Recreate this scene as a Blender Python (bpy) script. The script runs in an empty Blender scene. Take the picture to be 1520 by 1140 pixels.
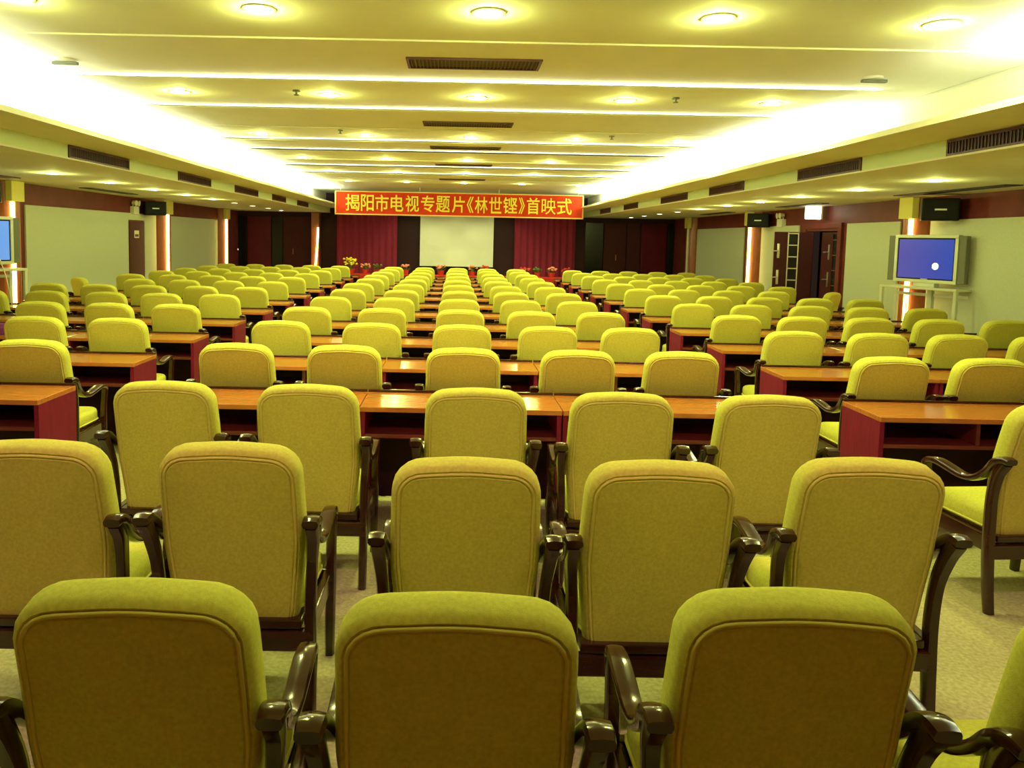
import bpy, bmesh, math, random
from mathutils import Vector, Matrix

random.seed(7)
sc = bpy.context.scene
COL = sc.collection
PI = math.pi

# ------------------------------------------------------------------ camera
W_PX, H_PX = 1520, 1140
FPX = 1130.0
CAM_H = 1.745
ROLL = 0.02
TANT = 0.08
VPX, VPY = 677.0, 354.0
TH = math.atan(TANT)
CX = VPX - FPX * TANT * math.sin(ROLL)
CY = VPY + FPX * TANT * math.cos(ROLL)

cam_d = bpy.data.cameras.new('camera')
cam = bpy.data.objects.new('camera', cam_d)
COL.objects.link(cam)
Rv = Vector((1, 0, 0)); Fv = Vector((0, math.cos(TH), -math.sin(TH))); Uv = Vector((0, math.sin(TH), math.cos(TH)))
rr = Rv * math.cos(ROLL) + Uv * math.sin(ROLL)
uu = -Rv * math.sin(ROLL) + Uv * math.cos(ROLL)
M = Matrix.Identity(4)
for i in range(3):
    M[i][0] = rr[i]; M[i][1] = uu[i]; M[i][2] = -Fv[i]
M[2][3] = CAM_H
cam.matrix_world = M
cam_d.sensor_fit = 'HORIZONTAL'
cam_d.sensor_width = 36.0
cam_d.lens = 36.0 * FPX / W_PX
cam_d.shift_x = (W_PX / 2 - CX) / W_PX
cam_d.shift_y = (CY - H_PX / 2) / W_PX
cam_d.clip_start = 0.05
cam_d.clip_end = 100
sc.camera = cam


def ray(px, py):
    a = (px - CX) / FPX; b = (py - CY) / FPX
    u = a * math.cos(ROLL) + b * math.sin(ROLL)
    v = -a * math.sin(ROLL) + b * math.cos(ROLL)
    return Rv * u - Uv * v + Fv


def atY(px, py, Y):
    d = ray(px, py); return d * (Y / d.y) + Vector((0, 0, CAM_H))


def atX(px, py, X):
    d = ray(px, py); return d * (X / d.x) + Vector((0, 0, CAM_H))


def proj(p):
    p = Vector(p) - Vector((0, 0, CAM_H))
    d = p.dot(Fv)
    u = p.dot(Rv) / d; v = -p.dot(Uv) / d
    return (CX + FPX * (u * math.cos(ROLL) - v * math.sin(ROLL)), CY + FPX * (u * math.sin(ROLL) + v * math.cos(ROLL)))


# ------------------------------------------------------------------ materials
def mat(name, color, rough=0.6, metal=0.0, spec=0.5, var=0.0, scale=20.0, bump=0.0, bscale=200.0, emit=None, estr=0.0,
        coat=0.0, stretch=None, color2=None, detail=4.0):
    m = bpy.data.materials.new(name); m.use_nodes = True
    nt = m.node_tree; b = nt.nodes['Principled BSDF']
    b.inputs['Base Color'].default_value = (*color, 1)
    b.inputs['Roughness'].default_value = rough
    b.inputs['Metallic'].default_value = metal
    b.inputs['Specular IOR Level'].default_value = spec
    b.inputs['Coat Weight'].default_value = coat
    b.inputs['Coat Roughness'].default_value = 0.12
    tc = nt.nodes.new('ShaderNodeTexCoord')
    if var > 0 or color2:
        mp = nt.nodes.new('ShaderNodeMapping')
        if stretch: mp.inputs['Scale'].default_value = stretch
        nt.links.new(tc.outputs['Object'], mp.inputs['Vector'])
        n = nt.nodes.new('ShaderNodeTexNoise'); n.inputs['Scale'].default_value = scale; n.inputs['Detail'].default_value = detail
        nt.links.new(mp.outputs['Vector'], n.inputs['Vector'])
        r = nt.nodes.new('ShaderNodeValToRGB')
        c2 = color2 if color2 else tuple(min(1, c * (1 + var)) for c in color)
        c1 = color if color2 else tuple(c * (1 - var) for c in color)
        r.color_ramp.elements[0].color = (*c1, 1); r.color_ramp.elements[0].position = 0.3
        r.color_ramp.elements[1].color = (*c2, 1); r.color_ramp.elements[1].position = 0.7
        nt.links.new(n.outputs['Fac'], r.inputs['Fac'])
        nt.links.new(r.outputs['Color'], b.inputs['Base Color'])
    if bump > 0:
        n2 = nt.nodes.new('ShaderNodeTexNoise'); n2.inputs['Scale'].default_value = bscale; n2.inputs['Detail'].default_value = 2
        nt.links.new(tc.outputs['Object'], n2.inputs['Vector'])
        bp = nt.nodes.new('ShaderNodeBump'); bp.inputs['Strength'].default_value = bump; bp.inputs['Distance'].default_value = 0.01
        nt.links.new(n2.outputs['Fac'], bp.inputs['Height'])
        nt.links.new(bp.outputs['Normal'], b.inputs['Normal'])
    if emit:
        b.inputs['Emission Color'].default_value = (*emit, 1)
        b.inputs['Emission Strength'].default_value = estr
    return m


FAB = mat('chair_fabric', (0.60, 0.59, 0.095), rough=0.85, spec=0.2, var=0.10, scale=90, bump=0.25, bscale=500)
PIPE = mat('chair_piping', (0.66, 0.62, 0.12), rough=0.7, spec=0.3)
DARK = mat('dark_varnished_wood', (0.034, 0.009, 0.006), rough=0.16, spec=0.5, var=0.3, scale=6, stretch=(1, 1, 6), coat=0.3)
TOPW = mat('desk_top_wood', (0.46, 0.15, 0.035), rough=0.2, spec=0.5, var=0.16, scale=5, stretch=(1.2, 14, 1), coat=0.35)
REDW = mat('desk_side_wood', (0.17, 0.008, 0.030), rough=0.5, spec=0.12, var=0.18, scale=5, stretch=(14, 14, 1.2))
SHELFW = mat('desk_shelf_wood', (0.13, 0.016, 0.014), rough=0.4, var=0.15, scale=5, stretch=(1.2, 14, 1))
DKPANEL = mat('desk_modesty_wood', (0.03, 0.006, 0.010), rough=0.5, spec=0.2)
WALLW = mat('wall_wood', (0.15, 0.026, 0.026), rough=0.5, spec=0.2, var=0.2, scale=3, stretch=(6, 1, 1))
DOORW = mat('door_wood', (0.06, 0.010, 0.014), rough=0.5, spec=0.2, var=0.2, scale=4, stretch=(10, 10, 1))
COLW = mat('column_wood', (0.36, 0.10, 0.035), rough=0.3, var=0.15, scale=4, stretch=(10, 10, 1))
PANEL = mat('wall_fabric', (0.61, 0.66, 0.52), rough=0.9, spec=0.1, var=0.05, scale=60, bump=0.1, bscale=300)
PAINT = mat('ceiling_paint', (0.78, 0.77, 0.62), rough=0.8, spec=0.2, var=0.02, scale=3)
PAINTG = mat('soffit_face_paint', (0.66, 0.76, 0.45), rough=0.8, spec=0.2, var=0.02, scale=3)
CAPP = mat('column_cap_paint', (0.80, 0.74, 0.22), rough=0.7)
CARPET = mat('carpet', (0.43, 0.40, 0.20), rough=0.95, spec=0.05, scale=55, color2=(0.64, 0.60, 0.32), bump=0.5, bscale=700)
BLACKP = mat('black_plastic', (0.010, 0.009, 0.013), rough=0.5, spec=0.15)
GRILLE = mat('grille_brown', (0.085, 0.022, 0.018), rough=0.5)
GRDK = mat('grille_dark', (0.02, 0.008, 0.008), rough=0.6)
SILVER = mat('silver_plastic', (0.70, 0.74, 0.62), rough=0.35, metal=0.2)
STEEL = mat('brushed_steel', (0.75, 0.75, 0.68), rough=0.3, metal=0.9)
SPKG = mat('speaker_cloth', (0.17, 0.18, 0.13), rough=0.8, var=0.2, scale=200)
WHITEP = mat('white_plastic', (0.8, 0.8, 0.68), rough=0.5)
REDCL = mat('red_cloth', (0.42, 0.03, 0.022), rough=0.85, spec=0.1, var=0.1, scale=30)
CURT = mat('red_curtain', (0.30, 0.032, 0.075), rough=0.85, spec=0.1, var=0.1, scale=40)
BANN = mat('banner_cloth', (0.56, 0.042, 0.012), rough=0.8, spec=0.1, var=0.08, scale=6)
LETT = mat('banner_lettering', (0.85, 0.72, 0.05), rough=0.6)
TRIMB = mat('banner_edge', (0.85, 0.62, 0.20), rough=0.6)
SCRN = mat('projection_screen', (0.88, 0.90, 0.82), rough=0.9, spec=0.1, var=0.02, scale=2)
GLASSD = mat('smoked_glass', (0.006, 0.008, 0.01), rough=0.2, spec=0.35)
REDDK = mat('dark_red_panel', (0.11, 0.006, 0.014), rough=0.45, spec=0.2, var=0.2, scale=3)
REDLT = mat('red_lacquer_panel', (0.10, 0.004, 0.017), rough=0.4, spec=0.2, var=0.2, scale=3)
LEAF = mat('leaf_green', (0.10, 0.16, 0.035), rough=0.6, var=0.3, scale=40)
YELF = mat('yellow_petals', (0.85, 0.70, 0.06), rough=0.7)
PINKF = mat('pink_petals', (0.75, 0.25, 0.20), rough=0.7)
REDF = mat('red_petals', (0.60, 0.04, 0.04), rough=0.7)
POTR = mat('red_pot', (0.50, 0.03, 0.02), rough=0.4)
PURP = mat('purple_cloth', (0.14, 0.02, 0.16), rough=0.8, var=0.2, scale=20)
STRIP = mat('glowing_tube', (1, 0.9, 0.6), emit=(1.0, 0.68, 0.18), estr=9)
BULB = mat('glowing_lamp', (1, 0.95, 0.7), emit=(1.0, 0.90, 0.50), estr=45)
BULB2 = mat('glowing_lamp_small', (1, 0.95, 0.7), emit=(1.0, 0.95, 0.65), estr=14)
LBOX = mat('glowing_box', (1, 1, 0.8), emit=(1.0, 0.98, 0.72), estr=5)
LED = mat('glowing_indicator', (1, 0.6, 0.4), emit=(1.0, 0.55, 0.4), estr=3)


def screen_mat(name, c1, c2):
    m = bpy.data.materials.new(name); m.use_nodes = True
    nt = m.node_tree; b = nt.nodes['Principled BSDF']
    tc = nt.nodes.new('ShaderNodeTexCoord'); sp = nt.nodes.new('ShaderNodeSeparateXYZ')
    nt.links.new(tc.outputs['Generated'], sp.inputs[0])
    r = nt.nodes.new('ShaderNodeValToRGB')
    r.color_ramp.elements[0].color = (*c1, 1); r.color_ramp.elements[1].color = (*c2, 1)
    nt.links.new(sp.outputs[0], r.inputs['Fac'])
    b.inputs['Base Color'].default_value = (0.01, 0.01, 0.02, 1); b.inputs['Roughness'].default_value = 0.15
    nt.links.new(r.outputs['Color'], b.inputs['Emission Color']); b.inputs['Emission Strength'].default_value = 1.0
    return m


TVS_R = screen_mat('screen_picture_violet', (0.085, 0.07, 0.36), (0.012, 0.05, 0.40))
TVS_L = screen_mat('screen_picture_blue', (0.10, 0.30, 0.75), (0.16, 0.38, 0.80))


# ------------------------------------------------------------------ mesh helpers
def build(name, bm, material, parent=None, smooth=False, loc=None, rz=None):
    me = bpy.data.meshes.new(name)
    bmesh.ops.recalc_face_normals(bm, faces=bm.faces)
    bm.to_mesh(me); bm.free()
    if isinstance(material, (list, tuple)):
        for m in material: me.materials.append(m)
    else:
        me.materials.append(material)
    if smooth:
        for p in me.polygons: p.use_smooth = True
        if smooth == 'auto':
            try:
                me.set_sharp_from_angle(angle=math.radians(40))
            except Exception:
                pass
    o = bpy.data.objects.new(name, me); COL.objects.link(o)
    if parent: o.parent = parent
    if loc: o.location = loc
    if rz is not None: o.rotation_euler = (0, 0, rz)
    return o


def tag(o, label=None, cat=None, group=None, kind=None):
    if label: o['label'] = label
    if cat: o['category'] = cat
    if group: o['group'] = group
    if kind: o['kind'] = kind
    return o


def empty(name, label, cat, loc=(0, 0, 0), rz=0.0, group=None):
    o = bpy.data.objects.new(name, None); COL.objects.link(o)
    o.empty_display_size = 0.1
    o.location = loc; o.rotation_euler = (0, 0, rz)
    return tag(o, label, cat, group)


def copy_tree(o, parent=None):
    c = o.copy(); COL.objects.link(c); c.parent = parent
    for ch in KIDS.get(o.name, []):
        copy_tree(ch, c)
    return c


KIDS = {}


def index_tree(o):
    KIDS[o.name] = list(o.children)
    for ch in o.children: index_tree(ch)


def box(bm, x0, x1, y0, y1, z0, z1, bev=0.0, mi=0):
    g = bmesh.ops.create_cube(bm, size=1.0)
    vs = g['verts']
    for v in vs:
        v.co = Vector((x0 + (v.co.x + 0.5) * (x1 - x0), y0 + (v.co.y + 0.5) * (y1 - y0), z0 + (v.co.z + 0.5) * (z1 - z0)))
    fs = set(f for v in vs for f in v.link_faces)
    for f in fs: f.material_index = mi
    if bev > 0:
        es = list(set(e for v in vs for e in v.link_edges))
        bmesh.ops.bevel(bm, geom=es, offset=bev, segments=2, affect='EDGES', profile=0.6)
    return bm


def bx(*a, **k):
    return box(bmesh.new(), *a, **k)


def cyl(bm, p0, p1, r0, r1=None, seg=16, cap=True, mi=0):
    p0 = Vector(p0); p1 = Vector(p1); r1 = r0 if r1 is None else r1
    d = (p1 - p0); L = d.length
    q = Vector((0, 0, 1)).rotation_difference(d.normalized())
    g = bmesh.ops.create_cone(bm, cap_ends=cap, segments=seg, radius1=r0, radius2=r1, depth=L)
    for v in g['verts']:
        v.co = q @ (v.co + Vector((0, 0, L / 2))) + p0
    for f in set(f for v in g['verts'] for f in v.link_faces): f.material_index = mi
    return bm


def ball(bm, c, r, seg=10, sz=1.0, mi=0):
    g = bmesh.ops.create_uvsphere(bm, u_segments=seg, v_segments=max(5, seg // 2), radius=r)
    for v in g['verts']:
        v.co = Vector((v.co.x, v.co.y, v.co.z * sz)) + Vector(c)
    for f in set(f for v in g['verts'] for f in v.link_faces): f.material_index = mi
    return bm


def rounded_poly(pts, n_arc=8):
    out = []
    n = len(pts)
    for i in range(n):
        p = Vector(pts[i][:2]); r = pts[i][2]
        a = Vector(pts[i - 1][:2]); b = Vector(pts[(i + 1) % n][:2])
        d1 = (a - p).normalized(); d2 = (b - p).normalized()
        ang = d1.angle(d2)
        if r <= 0 or abs(ang - PI) < 1e-3:
            out.append(p); continue
        t = min(r / math.tan(ang / 2), (a - p).length * 0.48, (b - p).length * 0.48)
        rr_ = t * math.tan(ang / 2)
        c = p + (d1 + d2).normalized() * (rr_ / math.sin(ang / 2))
        s = p + d1 * t - c; e = p + d2 * t - c
        tot = s.angle(e)
        cr = s.x * e.y - s.y * e.x
        sg = 1 if cr > 0 else -1
        for k in range(n_arc + 1):
            th = sg * tot * k / n_arc
            out.append(c + Vector((s.x * math.cos(th) - s.y * math.sin(th), s.x * math.sin(th) + s.y * math.cos(th))))
    return out


def resample(pts, n):
    L = [0]
    for i in range(len(pts)):
        L.append(L[-1] + (pts[(i + 1) % len(pts)] - pts[i]).length)
    out = []; j = 0
    for k in range(n):
        t = L[-1] * k / n
        while L[j + 1] < t: j += 1
        f = (t - L[j]) / max(1e-9, L[j + 1] - L[j])
        out.append(pts[j].lerp(pts[(j + 1) % len(pts)], f))
    return out


def inset(pts, d):
    n = len(pts); out = []
    for i in range(n):
        t = (pts[(i + 1) % n] - pts[i - 1]).normalized()
        nrm = Vector((-t.y, t.x))       # inward for ccw
        out.append(pts[i] + nrm * d)
    return out


def loft(bm, rings, cap0=True, cap1=True):
    vr = [[bm.verts.new(p) for p in r] for r in rings]
    n = len(rings[0])
    for a, b in zip(vr[:-1], vr[1:]):
        for i in range(n):
            bm.faces.new((a[i], a[(i + 1) % n], b[(i + 1) % n], b[i]))
    if cap0: bm.faces.new(list(reversed(vr[0])))
    if cap1: bm.faces.new(vr[-1])
    return bm


def dome_rings(outl, cen, dom, steps=6, start=0.0):
    """concentric rings shrinking to the centre; returns list of (pts, k) with k 0..1"""
    res = []
    for i in range(1, steps + 1):
        f = i / (steps + 0.35)
        res.append(([cen + (p - cen) * (1 - f) for p in outl], math.sin(f * PI / 2)))
    return res


def catmull(pts, n=6):
    P = [Vector(p) for p in pts]
    P = [P[0] * 2 - P[1]] + P + [P[-1] * 2 - P[-2]]
    out = []
    for i in range(1, len(P) - 2):
        for k in range(n):
            t = k / n
            p0, p1, p2, p3 = P[i - 1], P[i], P[i + 1], P[i + 2]
            out.append(0.5 * ((2 * p1) + (p2 - p0) * t + (2 * p0 - 5 * p1 + 4 * p2 - p3) * t * t + (3 * p1 - p0 - 3 * p2 + p3) * t ** 3))
    out.append(P[-2])
    return out


def sweep(bm, path, ws, ts, side=Vector((1, 0, 0)), seg=12, sq=4.0):
    n = len(path); rings = []
    for i, p in enumerate(path):
        t = (path[min(i + 1, n - 1)] - path[max(i - 1, 0)]).normalized()
        s = (side - t * side.dot(t)).normalized()
        nn = t.cross(s)
        f = i / (n - 1)
        w = interp(ws, f); th = interp(ts, f)
        ring = []
        for k in range(seg):
            a = 2 * PI * (k + 0.5) / seg
            ca, sa = math.cos(a), math.sin(a)
            r = (abs(ca) ** sq + abs(sa) ** sq) ** (-1 / sq)
            ring.append(p + s * (ca * r * w / 2) + nn * (sa * r * th / 2))
        rings.append(ring)
    return loft(bm, rings)


def interp(v, f):
    if not isinstance(v, (list, tuple)): return v
    x = f * (len(v) - 1); i = min(int(x), len(v) - 2)
    return v[i] + (v[i + 1] - v[i]) * (x - i)


def tube(bm, path, r, seg=6, closed=False):
    n = len(path); rings = []
    for i, p in enumerate(path):
        a = path[(i + 1) % n] if closed or i < n - 1 else path[i]
        b = path[i - 1] if closed or i > 0 else path[i]
        t = (a - b).normalized()
        ref = Vector((0, 0, 1)) if abs(t.z) < 0.9 else Vector((0, 1, 0))
        s = t.cross(ref).normalized(); u = s.cross(t)
        rings.append([p + s * (math.cos(2 * PI * k / seg) * r) + u * (math.sin(2 * PI * k / seg) * r) for k in range(seg)])
    if closed:
        rings.append(rings[0])
        vr = [[bm.verts.new(p) for p in rg] for rg in rings[:-1]]
        for i in range(n):
            a, b = vr[i], vr[(i + 1) % n]
            # keep ring phase consistent
            for k in range(seg):
                bm.faces.new((a[k], a[(k + 1) % seg], b[(k + 1) % seg], b[k]))
        return bm
    return loft(bm, rings)


# ------------------------------------------------------------------ armchair
LEAN0 = -0.165; Z0B = 0.325; LB = 0.698
TILT = math.radians(10.5)


def bpt(x, s, y):
    """back cushion local (x, height s, depth y toward front) -> chair space"""
    yb = y + 0.018 * math.sin(PI * max(0, min(1, s / LB)))
    return Vector((x, LEAN0 - s * math.sin(TILT) + yb * math.cos(TILT), Z0B + s * math.cos(TILT) + yb * math.sin(TILT)))


_o = rounded_poly([(-.222, 0, .06), (.222, 0, .06), (.252, .34, .5), (.243, LB - .012, .105), (0, LB + .006, .9), (-.243, LB - .012, .105), (-.252, .34, .5)], 9)
BACK_OUT = resample(_o, 72)
BC = Vector((0, LB / 2))


def shells(material_pts):
    return material_pts


def make_backrest(parent):
    bm = bmesh.new()
    prof = [(.030, .004), (.016, .0), (.006, .008), (0, .022), (0, .070), (.006, .088), (.018, .100), (.034, .106)]
    rings = []
    for d, y in prof:
        rings.append([bpt(p.x, p.y, y) for p in inset(BACK_OUT, d)])
    inner = inset(BACK_OUT, .034)
    for pts, k in dome_rings(inner, BC, 0, 6):
        rings.append([bpt(p.x, p.y, .106 + .022 * k) for p in pts])
    loft(bm, rings, cap0=True)
    b = build('backrest', bm, FAB, parent, smooth='auto')
    bm = bmesh.new()
    base = inset(BACK_OUT, .028)
    rings = [[bpt(p.x, p.y, .012) for p in base], [bpt(p.x, p.y, .002) for p in base], [bpt(p.x, p.y, -.006) for p in inset(BACK_OUT, .036)]]
    for pts, k in dome_rings(inset(BACK_OUT, .036), BC, 0, 6):
        rings.append([bpt(p.x, p.y, -.006 - .012 * k) for p in pts])
    loft(bm, rings, cap0=True)
    build('back_panel', bm, FAB, b, smooth='auto')
    bm = bmesh.new()
    tube(bm, [bpt(p.x, p.y, -.001) for p in inset(BACK_OUT, .027)], .0055, 6, closed=True)
    build('piping', bm, PIPE, b, smooth=True)
    return b


SEAT_OUT = resample(rounded_poly([(-.232, -.15, .05), (.232, -.15, .05), (.242, .27, .07), (-.242, .27, .07)], 8), 56)
SC_ = Vector((0, .06))


def make_seat(parent):
    bm = bmesh.new(); rings = []
    for d, z in [(.03, .375), (.008, .378), (0, .39), (0, .445), (.006, .46), (.02, .470), (.04, .476)]:
        rings.append([Vector((p.x, p.y, z)) for p in inset(SEAT_OUT, d)])
    for pts, k in dome_rings(inset(SEAT_OUT, .04), SC_, 0, 5):
        rings.append([Vector((p.x, p.y, .476 + .018 * k)) for p in pts])
    loft(bm, rings)
    s = build('seat', bm, FAB, parent, smooth='auto')
    bm = bmesh.new()
    tube(bm, [Vector((p.x, p.y, .392)) for p in inset(SEAT_OUT, -.002)], .005, 6, closed=True)
    build('piping', bm, PIPE, s, smooth=True)
    return s


def arm_bm(sx):
    xr, xm = .288 * sx, .276 * sx
    path = catmull([(xr, -.300, .765), (xr, -.262, .768), (xr, -.215, .745), (xm, -.150, .678), (xm, -.080, .628), (xm, .0, .614), (xm, .09, .626), (xm, .17, .636), (xm, .235, .626), (xm, .268, .600)], 5)
    return sweep(bmesh.new(), path, [.056, .062, .062, .056, .054, .054, .056, .058, .056, .050, .044], [.030, .034, .036, .034, .032, .030, .032, .034, .034, .034, .03], seg=12)


def rear_leg_bm(sx):
    path = catmull([(.288 * sx, -.262, .758), (.286 * sx, -.222, .69), (.276 * sx, -.188, .58), (.270 * sx, -.178, .44), (.270 * sx, -.182, .28), (.270 * sx, -.195, .12), (.270 * sx, -.212, 0)], 5)
    return sweep(bmesh.new(), path, [.050, .044, .040, .042, .044, .042, .040], [.060, .052, .048, .05, .05, .046, .042], seg=10, sq=5)


def front_leg_bm(sx):
    path = catmull([(.276 * sx, .262, .608), (.276 * sx, .250, .54), (.276 * sx, .236, .46), (.275 * sx, .236, .34), (.272 * sx, .242, .15), (.270 * sx, .250, 0)], 5)
    return sweep(bmesh.new(), path, [.042, .04, .042, .044, .042, .038], [.046, .042, .044, .046, .044, .04], seg=10, sq=5)


def frame_bm():
    bm = bmesh.new()
    box(bm, -.27, .27, -.205, -.165, .262, .335, .006)
    box(bm, -.27, .27, .225, .258, .300, .375, .006)
    for s in (-1, 1):
        box(bm, s * .248 if s > 0 else -.278, .278 if s > 0 else -.248, -.19, .24, .290, .372, .006)
    box(bm, -.24, .24, -.2, .25, .345, .376, .004)
    return bm


def make_chair(full=True):
    root = empty('padded_armchair', 'x', 'chair')
    make_backrest(root)
    make_seat(root)
    for s in (-1, 1): build('armrest', arm_bm(s), DARK, root, smooth='auto')
    for s in (-1, 1):
        build('leg', rear_leg_bm(s), DARK, root, smooth='auto')
        build('leg', front_leg_bm(s), DARK, root, smooth='auto')
    build('seat_frame', frame_bm(), DARK, root)
    index_tree(root)
    return root


chair0 = make_chair()
chair_used = [False]
BACKTOP_Y = LEAN0 - LB * math.sin(TILT)          # local y of top of back


def place_chair(x, zb, yaw, label, group):
    if not chair_used[0]:
        c = chair0; chair_used[0] = True
    else:
        c = copy_tree(chair0)
    c.location = (x, zb - .13 - BACKTOP_Y, 0); c.rotation_euler = (0, 0, yaw)
    c['label'] = label; c['category'] = 'chair'; c['group'] = group
    return c


ORD = ['zeroth', 'first', 'second', 'third', 'fourth', 'fifth', 'sixth', 'seventh', 'eighth', 'ninth', 'tenth', 'eleventh', 'twelfth', 'thirteenth', 'fourteenth']


def row_z(i): return 3.70 + 1.358 * (i - 3)


def desk_z(i): return 4.42 + 1.335 * (i - 3)


# two loose rows without desks
for k, (x, zb, yw) in enumerate([(-.650, 1.585, .02), (.020, 1.55, -.01), (.728, 1.60, -.02), (1.415, 1.56, .05)]):
    lab = ['yellow armchair with dark shaded back, nearest row, first from left', 'yellow armchair with dark shaded back at bottom centre, nearest row',
           'yellow armchair with dark shaded back, nearest row, third from left', 'turned yellow armchair cut off by the lower right corner, nearest row'][k]
    place_chair(x, zb, yw, lab, 'armchairs in the nearest row')
for k, (x, zb, yw) in enumerate([(-1.43, 2.63, .0), (-.765, 2.65, .0), (.050, 2.52, .0), (.692, 2.53, .0), (1.435, 2.61, -.04)]):
    place_chair(x, zb, yw, 'yellow padded armchair, second row from camera without desks, %s from left' % ORD[k + 1], 'armchairs in the second row')

CEN = [-1.49, -.74, .05, .77, 1.48]
SIDE = [2.85, 3.53, 4.22, 4.92, 5.62]
rowsC = {3: [(-1.40, 3.72), (-.70, 3.71), (.112, 3.70), (.815, 3.665), (1.52, 3.67)],
         4: [(-1.44, 5.07), (-.73, 5.08), (.065, 5.06), (.825, 5.06), (1.52, 5.09)],
         5: [(-1.46, 6.45), (-.695, 6.42), (.065, 6.42), (.785, 6.42), (1.486, 6.44)]}


def inview(x, z, y, m=45):
    if y < 0.5: return False
    px, py = proj((x, y, z))
    return -m < px < W_PX + m


for i in range(3, 15):
    for k in range(5):
        if i in rowsC:
            x, zb = rowsC[i][k]; yw = random.uniform(-.02, .02)
        else:
            x = CEN[k] + random.uniform(-.02, .02); zb = row_z(i) + random.uniform(-.02, .02); yw = random.uniform(-.03, .03)
        place_chair(x, zb, yw, 'yellow padded armchair, centre block, %s row from camera, %s seat from left' % (ORD[i], ORD[k + 1]), 'armchairs in the centre block')
    for side, sn in ((-1, 'left'), (1, 'right')):
        for k in range(5):
            x = side * SIDE[k] + random.uniform(-.015, .015) + .02; zb = row_z(i) + random.uniform(-.02, .02); yw = random.uniform(-.03, .03)
            if i == 3:
                if side < 0 or k > 0: continue
                x, zb, yw = 2.84, 3.60, .09
            if i == 4 and k == 0: x = -2.81 if side < 0 else 2.885
            if i == 5 and k == 0: x = -2.83 if side < 0 else 2.86
            lab = 'yellow padded armchair, %s block, %s row from camera, %s seat from aisle' % (sn, ORD[i], ORD[k + 1])
            if i == 9 and k == 4:
                yw = side * .75; x += side * .10
                lab = 'yellow armchair turned sideways near the %s wall, %s row from camera' % (sn, ORD[i])
            if i == 3: lab = 'yellow armchair at right edge with carpet showing beside its curved leg'
            if not inview(x - side * .28, .9, zb): continue
            place_chair(x, zb, yw, lab, 'armchairs in the %s block' % sn)


# ------------------------------------------------------------------ desks
DW, DD, DH = 1.196, .455, .745


def make_desk():
    root = empty('conference_desk', 'x', 'desk')
    bm = bx(-DW / 2, DW / 2, 0, DD, DH - .03, DH, .004); build('desktop', bm, TOPW, root)
    bm = bx(-DW / 2 + .002, DW / 2 - .002, DD - .018, DD, DH, DH + .016, .003); build('edge_strip', bm, DARK, root)
    for s in (-1, 1):
        x0 = s * (DW / 2 - .002); x1 = s * (DW / 2 - .030)
        build('side_panel', bx(min(x0, x1), max(x0, x1), .012, DD, 0, DH - .03, .002), REDW, root)
    build('shelf', bx(-DW / 2 + .030, DW / 2 - .030, .02, DD - .02, .555, .578, .002), SHELFW, root)
    build('divider', bx(-.012, .012, .03, DD - .02, .578, DH - .03), SHELFW, root)
    build('modesty_panel', bx(-DW / 2 + .030, DW / 2 - .030, DD - .02, DD - .002, .06, DH - .03), DKPANEL, root)
    index_tree(root)
    return root


desk0 = make_desk(); desk_used = [False]


def place_desk(x, y, label, group):
    if not desk_used[0]:
        d = desk0; desk_used[0] = True
    else:
        d = copy_tree(desk0)
    d.location = (x, y, 0); d['label'] = label; d['category'] = 'desk'; d['group'] = group
    return d


for i in range(3, 15):
    y = desk_z(i)
    for k, x in enumerate((-1.15, .05, 1.25)):
        place_desk(x, y, 'red-brown wooden desk with open shelf, centre block, %s, %s row of desks' % (('left end', 'middle', 'right end')[k], ORD[i - 2]), 'desks in the centre block')
    for side, sn in ((-1, 'left'), (1, 'right')):
        for k in range(3):
            x = .04 + side * (3.085 + 1.2 * k)
            if not inview(x - side * .6, .74, y + DD, 5): continue
            place_desk(x, y, 'red-brown wooden desk, %s block, %s row of desks, %s from aisle' % (sn, ORD[i - 2], ORD[k + 1]), 'desks in the %s block' % sn)

# ------------------------------------------------------------------ room shell
XW = 6.9; YB = 24.2; YF = -2.2
HC = CAM_H
HL = HC + .735          # low side ceiling
HLIP = HC + .885


def structure(name, bm, m, smooth=False):
    o = build(name, bm, m, None, smooth); o['kind'] = 'structure'; return o


structure('floor', bx(-XW - .1, XW + .1, YF - .1, YB + .2, -.1, 0), CARPET)
structure('wall_left', bx(-XW - .12, -XW, YF, YB, 0, HC + 1.43), WALLW)
structure('wall_rear', bx(-XW, XW, YF - .12, YF, 0, HC + 1.43), REDCL)  # unseen wall, made red so its bounce reddens the nearest chair backs
structure('wall_back', bx(-XW - .12, XW + .12, YB, YB + .15, 0, HC + 1.43), DKPANEL)

# right wall with a door opening
DY0, DY1 = 13.75, 15.0
DTOP = HC + .40
bm = bmesh.new()
box(bm, XW, XW + .12, YF, DY0, 0, HC + 1.43)
box(bm, XW, XW + .12, DY1, YB, 0, HC + 1.43)
box(bm, XW, XW + .12, DY0, DY1, DTOP, HC + 1.43)
structure('wall_right', bm, WALLW)
structure('wall_corridor', bx(XW + .9, XW + 1.0, 12.2, 16.4, 0, HC + .6), DKPANEL)

# main ceiling: stepped profile along Y, extruded across X
prof = [(YF, 1.362), (5.38, 1.362), (5.38, 1.350), (9.50, 1.350), (9.52, 1.362), (10.6, 1.362), (13.30, 1.362), (13.30, 1.350), (17.5, 1.350), (17.52, 1.362), (18.9, 1.362), (18.9, 1.350), (YB, 1.350)]
DROPS = [(6.55, 8.0), (8.0, 10.6), (10.6, 11.85), (11.85, 14.4), (14.4, 16.0), (16.0, 18.9)]


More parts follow.
